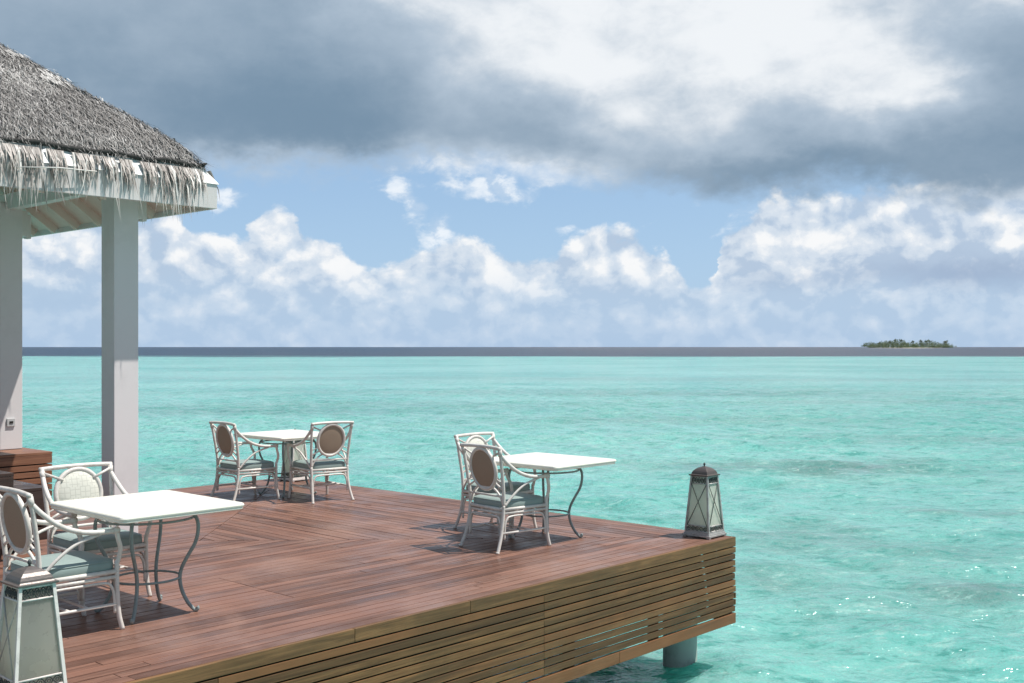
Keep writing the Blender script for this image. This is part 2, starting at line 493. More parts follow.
# ------------------------------------------------------------------ mesh helpers
class MB:
    """collects shapes; build() links them as ONE mesh object"""
    def __init__(s): s.v = []; s.f = []; s.uv = []; s.r = []; s.n = 0; s.sm = []
    def add(s, verts, faces, uvs=None, rand=0.0, smooth=False):
        n0 = s.n
        s.v.extend([tuple(p) for p in verts]); s.n += len(verts)
        for i, f in enumerate(faces):
            s.f.append(tuple(q + n0 for q in f))
            s.uv.append(uvs[i] if uvs else [(0, 0)] * len(f))
            s.r.append(rand); s.sm.append(smooth)
    def box(s, a, b, rand=0.0, along=0, M4=None, bev=0.0):
        (x0, y0, z0), (x1, y1, z1) = a, b
        P = [(x0, y0, z0), (x1, y0, z0), (x1, y1, z0), (x0, y1, z0), (x0, y0, z1), (x1, y0, z1), (x1, y1, z1), (x0, y1, z1)]
        F = [(0, 3, 2, 1), (4, 5, 6, 7), (0, 1, 5, 4), (1, 2, 6, 5), (2, 3, 7, 6), (3, 0, 4, 7)]
        others = [k for k in (0, 1, 2) if k != along]
        U = [[(P[i][along], P[i][others[0]] + P[i][others[1]] * .9) for i in f] for f in F]
        if M4 is not None: P = [tuple(M4 @ Vector(p)) for p in P]
        s.add(P, F, U, rand)
    def prism(s, poly, z0, z1, rand=0.0, uvf=None):
        n = len(poly)
        V = [(x, y, z0) for x, y in poly] + [(x, y, z1) for x, y in poly]
        F = [tuple(range(n - 1, -1, -1)), tuple(range(n, 2 * n))] + [(i, (i + 1) % n, n + (i + 1) % n, n + i) for i in range(n)]
        U = [[uvf(*V[i]) for i in f] for f in F] if uvf else None
        s.add(V, F, U, rand)
    def tube(s, pts, rad, seg=8, closed=False, cap=True, rand=0.0, flat=1.0):
        pts = [Vector(p) for p in pts]; n = len(pts)
        rad = rad if isinstance(rad, (list, tuple)) else [rad] * n
        V = []; N = None
        for i in range(n):
            if closed: tg = pts[(i + 1) % n] - pts[i - 1]
            else: tg = pts[min(i + 1, n - 1)] - pts[max(i - 1, 0)]
            tg.normalize()
            if N is None:
                N = tg.orthogonal().normalized()
            else:
                N = (N - tg * N.dot(tg)).normalized()
            B = tg.cross(N)
            for k in range(seg):
                a = 2 * math.pi * k / seg
                V.append(pts[i] + (N * math.cos(a) + B * math.sin(a) * flat) * rad[i])
        F = []
        for i in range(n if closed else n - 1):
            for k in range(seg):
                a, b2 = i * seg + k, i * seg + (k + 1) % seg
                j = (i + 1) % n
                F.append((a, b2, j * seg + (k + 1) % seg, j * seg + k))
        if cap and not closed:
            F.append(tuple(range(seg - 1, -1, -1))); F.append(tuple((n - 1) * seg + k for k in range(seg)))
        s.add(V, F, None, rand, True)
    def build(s, name, mat, parent=None, loc=None, bevel=0.0, sub=0):
        me = bpy.data.meshes.new(name)
        me.from_pydata(s.v, [], s.f)
        uvl = me.uv_layers.new(name='UVMap')
        flat = [c for f in s.uv for p in f for c in p]
        uvl.data.foreach_set('uv', flat)
        at = me.attributes.new('rand', 'FLOAT', 'FACE')
        at.data.foreach_set('value', s.r)
        me.polygons.foreach_set('use_smooth', s.sm)
        me.materials.append(mat)
        me.update()
        o = bpy.data.objects.new(name, me); COL.objects.link(o)
        if parent is not None: o.parent = parent
        if loc is not None: o.location = loc
        if bevel:
            md = o.modifiers.new('bevel', 'BEVEL'); md.width = bevel; md.segments = 2; md.limit_method = 'ANGLE'; md.angle_limit = R(50)
        if sub:
            md = o.modifiers.new('sub', 'SUBSURF'); md.levels = sub; md.render_levels = sub
        return o


def spline(pts, n=6, closed=False):
    P = [Vector(p) for p in pts]; m = len(P); o = []
    rng_ = range(m if closed else m - 1)
    for i in rng_:
        if closed: a, b, c, d = P[i - 1], P[i], P[(i + 1) % m], P[(i + 2) % m]
        else: a, b, c, d = P[max(i - 1, 0)], P[i], P[i + 1], P[min(i + 2, m - 1)]
        for k in range(n):
            u = k / n
            o.append(0.5 * ((2 * b) + (c - a) * u + (2 * a - 5 * b + 4 * c - d) * u * u + (3 * b - a - 3 * c + d) * u ** 3))
    if not closed: o.append(P[-1])
    return o


def thing(name, label, cat, loc=(0, 0, 0), rotz=0.0, group=None):
    o = bpy.data.objects.new(name, None); COL.objects.link(o)
    o.location = loc; o.rotation_euler = (0, 0, rotz)
    o.empty_display_size = .2
    tag(o, label, cat, group)
    return o


def tag(o, label=None, cat=None, group=None, kind=None):
    if label: o['label'] = label
    if cat: o['category'] = cat
    if group: o['group'] = group
    if kind: o['kind'] = kind
    return o


def kids(o): return [c for c in COL.objects if c.parent == o]


def dup(root, loc, rotz, label):
    tree = kids(root)
    r = root.copy(); COL.objects.link(r); r.location = loc; r.rotation_euler = (0, 0, rotz); r['label'] = label
    for ch in tree:
        c = ch.copy(); COL.objects.link(c); c.parent = r
        for g in kids(ch):
            d = g.copy(); COL.objects.link(d); d.parent = c
    return r


# deck frame: F runs along the near edge (away, to the right), G runs away to the left
TH = math.atan2(1100, 1010)                # rotation that takes +X onto F
F = Vector((math.cos(TH), math.sin(TH), 0)); G = Vector((-math.sin(TH), math.cos(TH), 0))
A = Vector((2.088, 10.44, 0))               # right-hand corner of the deck


def at(px, py, z=0.0):
    d = 1100 * (EYE - z) / (py - 347)
    return Vector(((px - 512) / 1100 * d, d, z))


def dl(p):                                  # world -> deck-local
    q = p - A
    return q.dot(F), q.dot(G)


# ------------------------------------------------------------------ sea and island
fine = np.linspace(R(-42), R(42), 860)
coarse = np.linspace(R(42), R(318), 92)[1:-1]
ang = np.concatenate([fine, coarse]); NA = len(ang)
rad = [2.5]
while rad[-1] < 7: rad.append(rad[-1] * 1.02)
while rad[-1] < 120: rad.append(rad[-1] + max(.03, rad[-1] * .0042))
while rad[-1] < 70000: rad.append(rad[-1] * 1.12)
rad = np.array(rad); NRD = len(rad)
rr_, aa_ = np.meshgrid(rad, ang, indexing='ij')
X = rr_ * np.sin(aa_); Y = rr_ * np.cos(aa_)
amp = np.clip((120 - rr_) / 70, 0, 1)
H = np.zeros_like(X); DX = np.zeros_like(X); DY = np.zeros_like(X)
wr = np.random.default_rng(21)
gust = .75 + .35 * np.sin(X * .31 + 1.3 * np.sin(Y * .17)) * np.sin(Y * .23 + .9 * np.sin(X * .13 + 2))
for _ in range(54):
    lam = math.exp(wr.uniform(math.log(.20), math.log(2.4)))
    th = wr.normal(R(250), R(38)); kx, ky = math.cos(th) * 2 * math.pi / lam, math.sin(th) * 2 * math.pi / lam
    a_ = .0070 * lam * wr.uniform(.6, 1.3)
    keep = np.clip(1.5 - rr_ * .0042 * 3.2 / lam, 0, 1) * amp * (gust if lam < 1.6 else 1.0)
    ph = kx * X + ky * Y + wr.uniform(0, 6.28)
    H += a_ * keep * np.cos(ph); sn = a_ * .85 * keep * np.sin(ph)
    DX -= math.cos(th) * sn; DY -= math.sin(th) * sn
V = np.empty((NRD * NA + 1, 3), np.float32)
V[:-1, 0] = (X + DX).ravel(); V[:-1, 1] = (Y + DY).ravel(); V[:-1, 2] = SEA_Z + H.ravel()
V[-1] = (0, 0, SEA_Z)
ii, kk = np.meshgrid(np.arange(NRD - 1), np.arange(NA), indexing='ij')
k2 = (kk + 1) % NA
quads = np.stack([ii * NA + kk, (ii + 1) * NA + kk, (ii + 1) * NA + k2, ii * NA + k2], -1).reshape(-1, 4)[:, ::-1]
tris = np.stack([np.full(NA, NRD * NA), (np.arange(NA) + 1) % NA, np.arange(NA)], -1)
me = bpy.data.meshes.new('sea')
me.vertices.add(len(V)); me.vertices.foreach_set('co', V.ravel())
me.loops.add(quads.size + tris.size); me.loops.foreach_set('vertex_index', np.concatenate([quads.ravel(), tris.ravel()]).astype(np.int32))
me.polygons.add(len(quads) + len(tris))
me.polygons.foreach_set('loop_start', np.concatenate([np.arange(len(quads)) * 4, quads.size + np.arange(len(tris)) * 3]).astype(np.int32))
me.polygons.foreach_set('use_smooth', np.ones(len(quads) + len(tris), bool))
me.update(calc_edges=True); me.validate()
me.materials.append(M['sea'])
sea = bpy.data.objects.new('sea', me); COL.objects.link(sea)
tag(sea, kind='structure')
del X, Y, H, DX, DY, rr_, aa_, amp, gust, V

IS_D = 3000.0
ipx = lambda px: (px - 512) / 1100 * IS_D
ix0, ix1 = ipx(864), ipx(951)
icx, iw = (ix0 + ix1) / 2, (ix1 - ix0) / 2
mb = MB()
V = []; Fs = []
NS, NR = 64, 6
for j in range(NR + 1):
    q = j / NR
    for k in range(NS):
        a = 2 * math.pi * k / NS
        wob = 1 + .10 * math.sin(3 * a + 1) + .05 * math.sin(7 * a)
        V.append((icx + iw * 1.02 * wob * q * math.cos(a), IS_D + 70 * wob * q * math.sin(a), SEA_Z - .8 + 2.0 * (1 - q ** 3)))
for j in range(NR):
    for k in range(NS):
        a, b2 = j * NS + k, j * NS + (k + 1) % NS
        Fs.append((a, b2, b2 + NS, a + NS))
mb.add(V, Fs)
isl = mb.build('island', M['sand']); tag(isl, kind='structure')


def canopy_profile(u):      # canopy height in metres along the islet, u 0..1
    pts = [(0, 9), (.06, 11), (.12, 9), (.2, 12), (.3, 15), (.4, 17), (.5, 13), (.6, 12), (.72, 15), (.8, 14), (.9, 11), (1, 8)]
    for (a, ha), (b_, hb) in zip(pts, pts[1:]):
        if a <= u <= b_: return 1.35 * (ha + (hb - ha) * (u - a) / (b_ - a))
    return 10


def leaf_clump(mb, c, r, n, size):
    for _ in range(n):
        d = Vector((rng.normal(), rng.normal(), rng.normal())).normalized()
        p = Vector(c) + Vector((d.x * r[0], d.y * r[1], d.z * r[2])) * (rng.random() ** .33)
        u = Vector((rng.normal(), rng.normal(), rng.normal())).normalized(); v = u.orthogonal().normalized()
        s_ = size * (0.6 + .8 * rng.random())
        mb.add([p - u * s_, p + v * s_ * .7, p + u * s_, p - v * s_ * .7], [(0, 1, 2, 3)], None, float(rng.random()))


mb = MB()
for i in range(300):
    u = rng.random(); y = rng.normal() * 24
    hgt = canopy_profile(u) * (1 - (y / 75) ** 2 * .5) * (.55 + .6 * rng.random())
    leaf_clump(mb, (ix0 + 2 + u * (ix1 - ix0 - 8), IS_D + y, SEA_Z + 1.5 + hgt * .62), (4.5, 4.5, max(2, hgt * .42)), 44, .9)
for i in range(200):       # undergrowth down to the beach
    u = rng.random()
    leaf_clump(mb, (ix0 + 2 + u * (ix1 - ix0 - 8), IS_D - 36 + rng.normal() * 8, SEA_Z + 4.0), (5, 4, 3.2), 40, .9)
wd = mb.build('island_wood', M['wood_leaf']); tag(wd, 'low green wood covering the small islet on the horizon', 'wood', kind='stuff')
emer = [(.165, 13), (.29, 16), (.37, 20), (.405, 19), (.53, 16), (.60, 18), (.71, 17), (.76, 18), (.905, 15), (.955, 16)]
for i, (u, h_) in enumerate(emer):
    h_ *= 1.18
    y = float(rng.normal() * 12)
    tr = thing('island_tree', 'tall dark tree rising above the low wood of the far islet', 'tree', (ix0 + u * (ix1 - ix0), IS_D - 8 + y, SEA_Z + 1.2), 0, 'tall trees on the far islet')
    k = MB(); k.tube([(0, 0, 0), (.4, 0, h_ * .4), (.2, .2, h_ * .85)], [.5, .4, .25], 6); k.build('trunk', M['bark'], tr)
    k = MB()
    for _ in range(7):
        leaf_clump(k, (rng.normal() * 2.0, rng.normal() * 2.0, h_ * .83 + rng.normal() * 1.6), (2.4, 2.4, 2.0), 34, .75)
    leaf_clump(k, (0, 0, h_ * .97), (1.6, 1.6, 1.5), 30, .6)
    k.build('crown', M['palm_leaf'], tr)

# ------------------------------------------------------------------ deck
SIDE = 7.07; XL = -16.0; BW, GAP, BT = .098, .007, .026
deck = thing('wooden_deck', 'reddish brown timber deck with slatted sides standing over turquoise water', 'deck', A, TH)
mb = MB()
HATCH = dl(at(222, 579))[0]


def board(x0, x1, y0, y1, mitre0, mitre1, along):
    """one board; along 0: runs in x. mitreN(y) gives the end position at the two long edges"""
    L0a, L0b = mitre0; L1a, L1b = mitre1
    cuts = []
    ln0, ln1 = min(L0a, L0b), max(L1a, L1b)
    p = ln0 + random.uniform(.6, 3.4)
    while p < ln1 - .5:
        cuts.append(p); p += random.choice((2.1, 2.7, 3.3, 3.6))
    if along == 0:
        cuts = [q for q in cuts if abs(q - HATCH) > .9]
        if .9 < y0 < 1.9 and ln0 < HATCH < ln1: cuts.append(HATCH)
        cuts.sort()
    ends = [(L0a, L0b)] + [(q, q) for q in cuts] + [(L1a, L1b)]
    for (a0, b0), (a1, b1) in zip(ends, ends[1:]):
        r_ = random.random(); g_ = .0022
        off = random.random() * 50
        dz = random.uniform(-.0012, .0012)
        if along == 0: poly = [(a0 + g_, y0), (a1 - g_, y0), (b1 - g_, y1), (b0 + g_, y1)]
        else: poly = [(y1, b0 + g_), (y1, b1 - g_), (y0, a1 - g_), (y0, a0 + g_)]
        if along == 0: uvf = lambda x, y, z: (x + off, y - y0 + z)
        else: uvf = lambda x, y, z: (y + off, x - y0 + z)
        mb.prism(poly, -BT + dz, dz, r_, uvf)


nb_ = int(SIDE / BW)
bw = SIDE / nb_
for j in range(nb_):
    y0, y1 = j * bw + GAP / 2, (j + 1) * bw - GAP / 2
    f0 = -min(y0, SIDE - y0); f1 = -min(y1, SIDE - y1)
    board(0, 0, y0, y1, (XL, XL), (f0 - .003, f1 - .003), 0)
for i in range(int(SIDE / 2 / bw)):
    x1, x0 = -i * bw - GAP / 2, -(i + 1) * bw + GAP / 2
    board(0, 0, x0, x1, (-x0 + .003, -x1 + .003), (SIDE + x0 - .003, SIDE + x1 - .003), 1)
mb.build('deck_boards', M['deck'], deck, bevel=.003)


def screen(name_side, length, place):
    """slatted side: rim board, slats, bottom board, battens behind. place maps (s, t, z): s along, t outward depth"""
    def bx(m_, s0, s1, t0, t1, z0, z1, along=0, rr=None):
        P = [place(s, t_, z) for z in (z0, z1) for s, t_ in ((s0, t0), (s1, t0), (s1, t1), (s0, t1))]
        F_ = [(0, 3, 2, 1), (4, 5, 6, 7), (0, 1, 5, 4), (1, 2, 6, 5), (2, 3, 7, 6), (3, 0, 4, 7)]
        S_ = [(s, t_, z) for z in (z0, z1) for s, t_ in ((s0, t0), (s1, t0), (s1, t1), (s0, t1))]
        off = random.random() * 40
        U = [[((S_[i][0] + off), S_[i][1] + S_[i][2]) if along == 0 else (S_[i][2] + off, S_[i][0] + S_[i][1]) for i in f] for f in F_]
        m_.add(P, F_, U, random.random() if rr is None else rr)
    def run(m_, t0, t1, z0, z1, joints, end):
        ps = [end] + joints + [-length]
        for a_, b_ in zip(ps, ps[1:]): bx(m_, b_ + .0015, a_ - .0015, t0, t1, z0 + random.uniform(-.0012, .0012), z1)
    J = [q for q in (-2.75, -5.6, -8.6, -11.5, -14.2) if q > -length + .3]
    J2 = [q for q in (-3.55, -4.6, -7.6, -10.4, -13.3) if q > -length + .3]
    rim = MB(); run(rim, -.004, .026, -.088, -.002, J2, .026)
    rim.build('rim_board', M['rim'], deck, bevel=.003)
    sl = MB()
    z = -.0985
    for k in range(10):
        run(sl, .002, .024, z - .0505, z, J, .012 + random.uniform(0, .022))
        z -= .0618
    sl.build('slat_screen', M['slat'], deck, bevel=.002)
    bt = MB(); run(bt, 0, .027, -.815, -.722, [q + .95 for q in J] if name_side else J, .027)
    bt.build('bottom_board', M['bottom'], deck, bevel=.003)
    s = -.05
    while s > -length:
        bat = MB(); bx(bat, s - .07, s, -.072, -.003, -.80, -BT - .004, 1); s -= 1.15
        bat.build('batten', M['slat'], deck)


screen(1, 16.0, lambda s, t_, z: (s, -t_, z))                 # near side
screen(0, SIDE, lambda s, t_, z: (t_, -s, z))                 # right-hand side
mb = MB()
for y in (.55, 1.9, 3.3, 4.8, 6.3):
    mb.box((XL, y, -.26), (-.12, y + .08, -.032), random.random())
mb.build('joist', M['slat'], deck)
mb = MB()                                                     # deep bearers just inside the slats
mb.box((XL, .22, -.60), (-.24, .27, -.030), .3); mb.build('bearer', M['darkwood'], deck)
mb = MB(); mb.box((-.27, .275, -.60), (-.22, SIDE - .2, -.030), .3, 1); mb.build('bearer', M['darkwood'], deck)
for (px_, py_) in ((-.13, .50), (-4.6, .60), (-9.2, .60), (-.45, 6.3), (-4.6, 6.3)):
    k = MB()
    prof = [(.165, SEA_Z - 2.5), (.165, SEA_Z + .3), (.168, SEA_Z + .9), (.168, -.26)]
    k.tube([(px_, py_, z) for _, z in prof], [r_ for r_, _ in prof], 32)
    k.build('pile', M['concrete'], deck)


# ------------------------------------------------------------------ pavilion
PC = Vector((-2.85, 10.64, 0))             # far right eave corner, on the ground
PW, PD = 8.0, 5.6
pav = thing('thatched_pavilion', 'open white pavilion with a shaggy grey thatched hip roof', 'pavilion', PC, TH)
prof = [(0.06, 3.50), (.105, 3.56), (.20, 3.69), (.33, 3.815), (.57, 4.005), (.88, 4.235), (1.17, 4.47), (1.48, 4.71), (2.0, 5.10), (2.75, 5.62)]


def zroof(s):
    for (a, za), (b_, zb) in zip(prof, prof[1:]):
        if s <= b_: return za + (zb - za) * (s - a) / (b_ - a)
    return prof[-1][1]


def rect_pt(s, k, q):     # ring at inset s; side k 0 front, 1 left end, 2 back, 3 right end; q 0..1
    c_ = [(-s, s), (-(PW - s), s), (-(PW - s), PD - s), (-s, PD - s)]
    a, b_ = Vector(c_[k]), Vector(c_[(k + 1) % 4])
    return a.lerp(b_, q)


mb = MB(); SS = [.08, .12, .2, .33, .45, .57, .72, .88, 1.02, 1.17, 1.32, 1.48, 1.75, 2.0, 2.4, 2.75]
NQ = 40; V = []; Fs = []
for s in SS:
    for k in range(4):
        for i in range(NQ):
            p = rect_pt(s, k, i / NQ)
            nz = mnoise.fractal(Vector((p.x * 2.2, p.y * 2.2, s)), .8, 2, 4) * .03
            V.append((p.x, p.y, zroof(s) - .03 + nz))
n_ = 4 * NQ
for i in range(len(SS) - 1):
    for k in range(n_):
        a, b2 = i * n_ + k, i * n_ + (k + 1) % n_
        Fs.append((a, a + n_, b2 + n_, b2))
mb.add(V, Fs, None, 0, True)
# thick rim closing down to the ceiling boards
roof = mb.build('thatched_roof', M['thatch'], pav)


def slope_normal(k, s):
    d = (zroof(s + .08) - zroof(max(.06, s - .08))) / .16
    inw = [Vector((0, 1, 0)), Vector((1, 0, 0)), Vector((0, -1, 0)), Vector((-1, 0, 0))][k]
    up = (inw + Vector((0, 0, d))).normalized()        # up the slope
    nn = (Vector((0, 0, 1)) - up * up.z).normalized()
    return inw, up, nn


def strands(mb, k, n, qmax, smax=2.6):
    wlen = PW if k in (0, 2) else PD
    side = [Vector((1, 0, 0)), Vector((0, 1, 0)), Vector((1, 0, 0)), Vector((0, 1, 0))][k]
    i = 0
    while i < n:
        s = .125 + (smax - .125) * random.random()
        d_ = random.random() * qmax
        if d_ < s * .98 or d_ > wlen - s: continue
        i += 1
        q = (d_ - s) / max(wlen - 2 * s, .01)
        if k in (2, 3): q = 1 - q
        p = rect_pt(s, k, q)
        inw, up, nn = slope_normal(k, s)
        clump = mnoise.noise(Vector((p.x * 3, p.y * 3, s * 3)))
        base = Vector((p.x, p.y, zroof(s) - .02)) + nn * (random.random() * .035 + .006 * clump)
        ln = min(random.uniform(.06, .16), .03 + s * 1.0); wd_ = random.uniform(.0018, .0042)
        dirn = (-up + side * random.gauss(0, .42) + nn * random.gauss(.02, .12)).normalized()
        sd = dirn.cross(nn).normalized() * wd_
        tip = base + dirn * ln
        midp = base + dirn * ln * .55 + nn * .008
        tone = min(1, max(0, random.gauss(.48, .32) + clump * .12))
        pale = mnoise.noise(Vector((p.x * 1.1 + 5, p.y * 1.3, s * 1.2)))
        if pale > .42 and random.random() < .5: tone = .9 + random.random() * .1
        mb.add([base - sd, base + sd, midp + sd * .9, midp - sd * .9, tip], [(0, 1, 2, 3), (3, 2, 4)], None, tone)


mb = MB()
strands(mb, 0, 62000, 4.4)
strands(mb, 3, 12000, PD)
strands(mb, 2, 2500, PW); strands(mb, 1, 1500, PD)
# shaggy ends along the hip, seen against the sky
for i in range(2600):
    s = .10 + 1.75 * random.random()
    p = Vector((-s + random.gauss(0, .025), s + random.gauss(0, .025), zroof(s) + random.uniform(-.03, .018)))
    dirn = Vector((.55 + random.gauss(0, .35), -.45 + random.gauss(0, .45), -.62 + random.gauss(0, .14))).normalized()
    ln = random.uniform(.06, .16); sd = dirn.cross(Vector((0, 0, 1))).normalized() * random.uniform(.003, .007)
    mb.add([p - sd, p + sd, p + dirn * ln], [(0, 1, 2)], None, min(1, max(0, random.gauss(.4, .25))))
# two scraps of bleached leaf near the hip
for (s0, off) in ((1.05, .10), (1.32, .12), (.98, .22)):
    for i in range(34):
        s = s0 + random.gauss(0, .035)
        p = Vector((-s - off + random.gauss(0, .05), s, zroof(s) + .035))
        inw, up, nn = slope_normal(0, s)
        dirn = (-up + Vector((1, 0, 0)) * random.gauss(.4, .3) + nn * .05).normalized(); sd = dirn.cross(nn).normalized() * .008
        mb.add([p - sd, p + sd, p + dirn * random.uniform(.06, .13)], [(0, 1, 2)], None, 1.0)
mb.build('thatch_strands', M['strand'], roof)

# rope that nets the thatch down along the eave, slightly scalloped
mb = MB()
pts = []
for i in range(140):
    x = -.10 - i * .055
    sc = -.018 * abs(math.sin(x * 5.6 + .6 * math.sin(x * 2)))
    pts.append((x, .072 + random.uniform(-.004, .004), 3.548 + sc + .012))
mb.tube(pts, [.019 + random.uniform(-.003, .006) for _ in pts], 7)
pts = [(-.085 + random.uniform(-.004, .004), .10 + i * .06, 3.56 - .015 * abs(math.sin(i * .35))) for i in range(88)]
mb.tube(pts, .017, 7)
mb.tube([(-.12, .07, 3.55), (-.10, .06, 3.563), (-.085, .045, 3.57)], [.018, .014, .006], 7)
mb.build('net_rope', M['rope'], roof)

# white flashing under the fringe
mb = MB()
V = []; Fs = []
for (s, z) in ((-.012, 3.372), (.0, 3.392), (.05, 3.46), (.10, 3.53)):
    for k in range(4):
        for i in range(40):
            p = rect_pt(s, k, i / 40)
            V.append((p.x, p.y, z + .012 * mnoise.noise(Vector((p.x * 4, p.y * 4, 1)))))
for i in range(3):
    for k in range(160):
        a, b2 = i * 160 + k, i * 160 + (k + 1) % 160
        Fs.append((a, a + 160, b2 + 160, b2))
mb.add(V, Fs); mb.build('flashing', M['tarp'], roof)


def fringe(mb, k, clumps, per, xr):
    for (c0, wdt, dens, long_) in clumps:
        for _ in range(int(per * dens)):
            a = c0 + random.uniform(-.5, .5) * wdt + random.gauss(0, .008)
            if k == 0:
                st = Vector((-a, .046, 3.505)); outw = Vector((0, -1, 0)); al = Vector((1, 0, 0))
            else:
                st = Vector((-.046, a, 3.505)); outw = Vector((1, 0, 0)); al = Vector((0, 1, 0))
            ln = random.uniform(.05, .16) + (random.random() ** 4) * long_ * .85
            sway = random.gauss(0, .08)
            p0 = st + al * random.gauss(0, .004)
            p1 = st + outw * random.uniform(.015, .06) + Vector((0, 0, -.07)) + al * sway * .05
            p2 = p1 + outw * random.uniform(.0, .05) + Vector((0, 0, -ln * .55)) + al * sway * ln * .5
            p3 = p2 + outw * random.uniform(-.01, .03) + Vector((0, 0, -ln * .6)) + al * (sway + random.gauss(0, .10)) * ln * .6
            w_ = random.uniform(.004, .011)
            ax = (al + outw * random.gauss(0, .6)).normalized()
            rr = min(1, max(0, random.gauss(.55, .28)))
            P = [p0 - ax * w_, p0 + ax * w_, p1 + ax * w_, p1 - ax * w_, p2 + ax * w_ * .8, p2 - ax * w_ * .8, p3]
            mb.add(P, [(0, 1, 2, 3), (3, 2, 4, 5), (5, 4, 6)], None, rr)


mb = MB()
clumps = []
x = .04
# clumps along the near eave, gaps show the flashing
ea = lambda px: (-2.85 - 10.64 * (px - 512) / 1100) / (.677 - .736 * (px - 512) / 1100)
for (p_, w_, d_, l_) in [(201, 8, .25, .1), (191, 11, .8, .25), (180, 14, 1.3, .40), (166, 12, 1.2, .36), (150, 13, 1.1, .2), (128, 12, 1.0, .18), (110, 11, 1.0, .14), (97, 6, .25, .25),
                         (82, 13, 1.1, .20), (57, 15, 1.4, .34), (32, 18, 1.6, .40), (8, 22, 1.8, .40), (-18, 22, 1.7, .4)]:
    clumps.append((ea(p_), abs(ea(p_ - w_ / 2) - ea(p_ + w_ / 2)), d_, l_))
q = 2.75
while q < PW: clumps.append((q, .09, 1.0, .35)); q += .2
fringe(mb, 0, clumps, 62, PW)
fringe(mb, 1, [(y, .10, .12 + .3 * random.random(), .3) for y in np.arange(.1, PD, .23)], 60, PD)
# lone blades that hang far down
for a in list(np.random.default_rng(3).uniform(.15, 3.2, 26)):
    p = Vector((-a, -.035 - random.random() * .03, 3.45)); ln = random.uniform(.25, .55)
    w_ = .0035; sw = random.gauss(0, .1)
    mb.add([p + Vector((-w_, 0, 0)), p + Vector((w_, 0, 0)), p + Vector((sw * ln * .4 + w_, -.02, -ln * .6)), p + Vector((sw * ln * .4 - w_, -.02, -ln * .6)), p + Vector((sw * ln, -.02, -ln))],
           [(0, 1, 2, 3), (3, 2, 4)], None, random.uniform(.4, 1))
mb.tube([(-1.95, -.06, 3.30), (-1.6, -.07, 3.335), (-1.25, -.055, 3.345)], [.004, .006, .005], 5, rand=1.0)
mb.build('leaf_fringe', M['fringe'], roof)

# eave boards
ZB, ZT = 3.135, 3.377
mb = MB(); mb.box((-PW, 0, ZB), (-.002, .032, ZT)); mb.build('eave_board', M['pavilion_paint'], pav, bevel=.004)
mb = MB(); mb.box((-.034, .034, ZB), (-.002, PD, ZT)); mb.build('eave_board', M['pavilion_paint'], pav, bevel=.004)
mb = MB(); mb.box((-PW, PD, ZB), (-.002, PD + .032, ZT)); mb.build('eave_board', M['pavilion_paint'], pav, bevel=.004)
# boarded ceiling following the slopes
mb = MB(); zc = lambda s: 3.165 + .72 * s
V = []; Fs = []
for s in (.036, 2.78):
    for k in range(4):
        p = rect_pt(s, k, 0); V.append((p.x, p.y, zc(s)))
for k in range(4): Fs.append((k, (k + 1) % 4, 4 + (k + 1) % 4, 4 + k))
mb.add(V, Fs); mb.build('ceiling', M['ceiling_paint'], pav)
mb = MB()


def bar(mb, a, b_, w_, h_):
    a, b_ = Vector(a), Vector(b_); d = (b_ - a).normalized()
    sd = d.cross(Vector((0, 0, 1))).normalized() * w_ / 2; up = sd.cross(d).normalized() * h_
    if up.z > 0: up = -up
    P = [a - sd, a + sd, a + sd + up, a - sd + up, b_ - sd, b_ + sd, b_ + sd + up, b_ - sd + up]
    mb.add(P, [(0, 1, 2, 3), (7, 6, 5, 4), (0, 4, 5, 1), (1, 5, 6, 2), (2, 6, 7, 3), (3, 7, 4, 0)])


for i in range(1, 10):
    y = i * .55
    s1 = min(y, PD - y, 2.7)
    bar(mb, (-.04, y, zc(.04)), (-s1, y, zc(s1)), .06, .085)
    if s1 > .9:
        slot = MB(); bar(slot, (-.75, y + .10, zc(.75) - .002), (-.75, y + .45, zc(.75) - .002), .05, .012)
        slot.build('vent_slot', M['dark'], pav)
for i in range(1, 14):
    x = -i * .56
    s1 = min(-x, PW + x, 2.7)
    bar(mb, (x, .04, zc(.04)), (x, s1, zc(s1)), .06, .085)
mb.build('rafters', M['ceiling_paint'], pav)
# wall plates on the posts
mb = MB()
mb.box((-PW + .5, .60, 3.33), (-.60, .715, 3.50)); mb.box((-.714, .716, 3.33), (-.60, PD - .5, 3.50))
mb.build('wall_plate', M['pavilion_paint'], pav, bevel=.005)
PZ = .66
for (x, y, z0) in ((-.657, .657, 0), (-.657, 3.225, PZ), (-4.3, .657, 0), (-7.4, .657, 0), (-7.4, 4.9, 0)):
    k = MB(); k.box((x - .125, y - .125, z0), (x + .125, y + .125, 3.40))
    po = k.build('post', M['post_paint'], pav, bevel=.006)
    k = MB(); k.box((x + .1255, y - .06, 3.05), (x + .215, y + .07, 3.34)); k.box((x + .2155, y - .03, 3.03), (x + .265, y + .05, 3.30))
    k.build('corbel', M['pavilion_paint'], po, bevel=.005)
    if z0:
        k = MB(); k.box((x - .008 - .045, y - .143, .915), (x - .008 + .045, y - .1255, 1.005))
        sw = k.build('wall_socket', M['plastic'], po, bevel=.004)
        k = MB(); k.box((x - .026, y - .1495, .950), (x + .012, y - .1435, .975)); k.build('socket_cover', M['dark'], po)


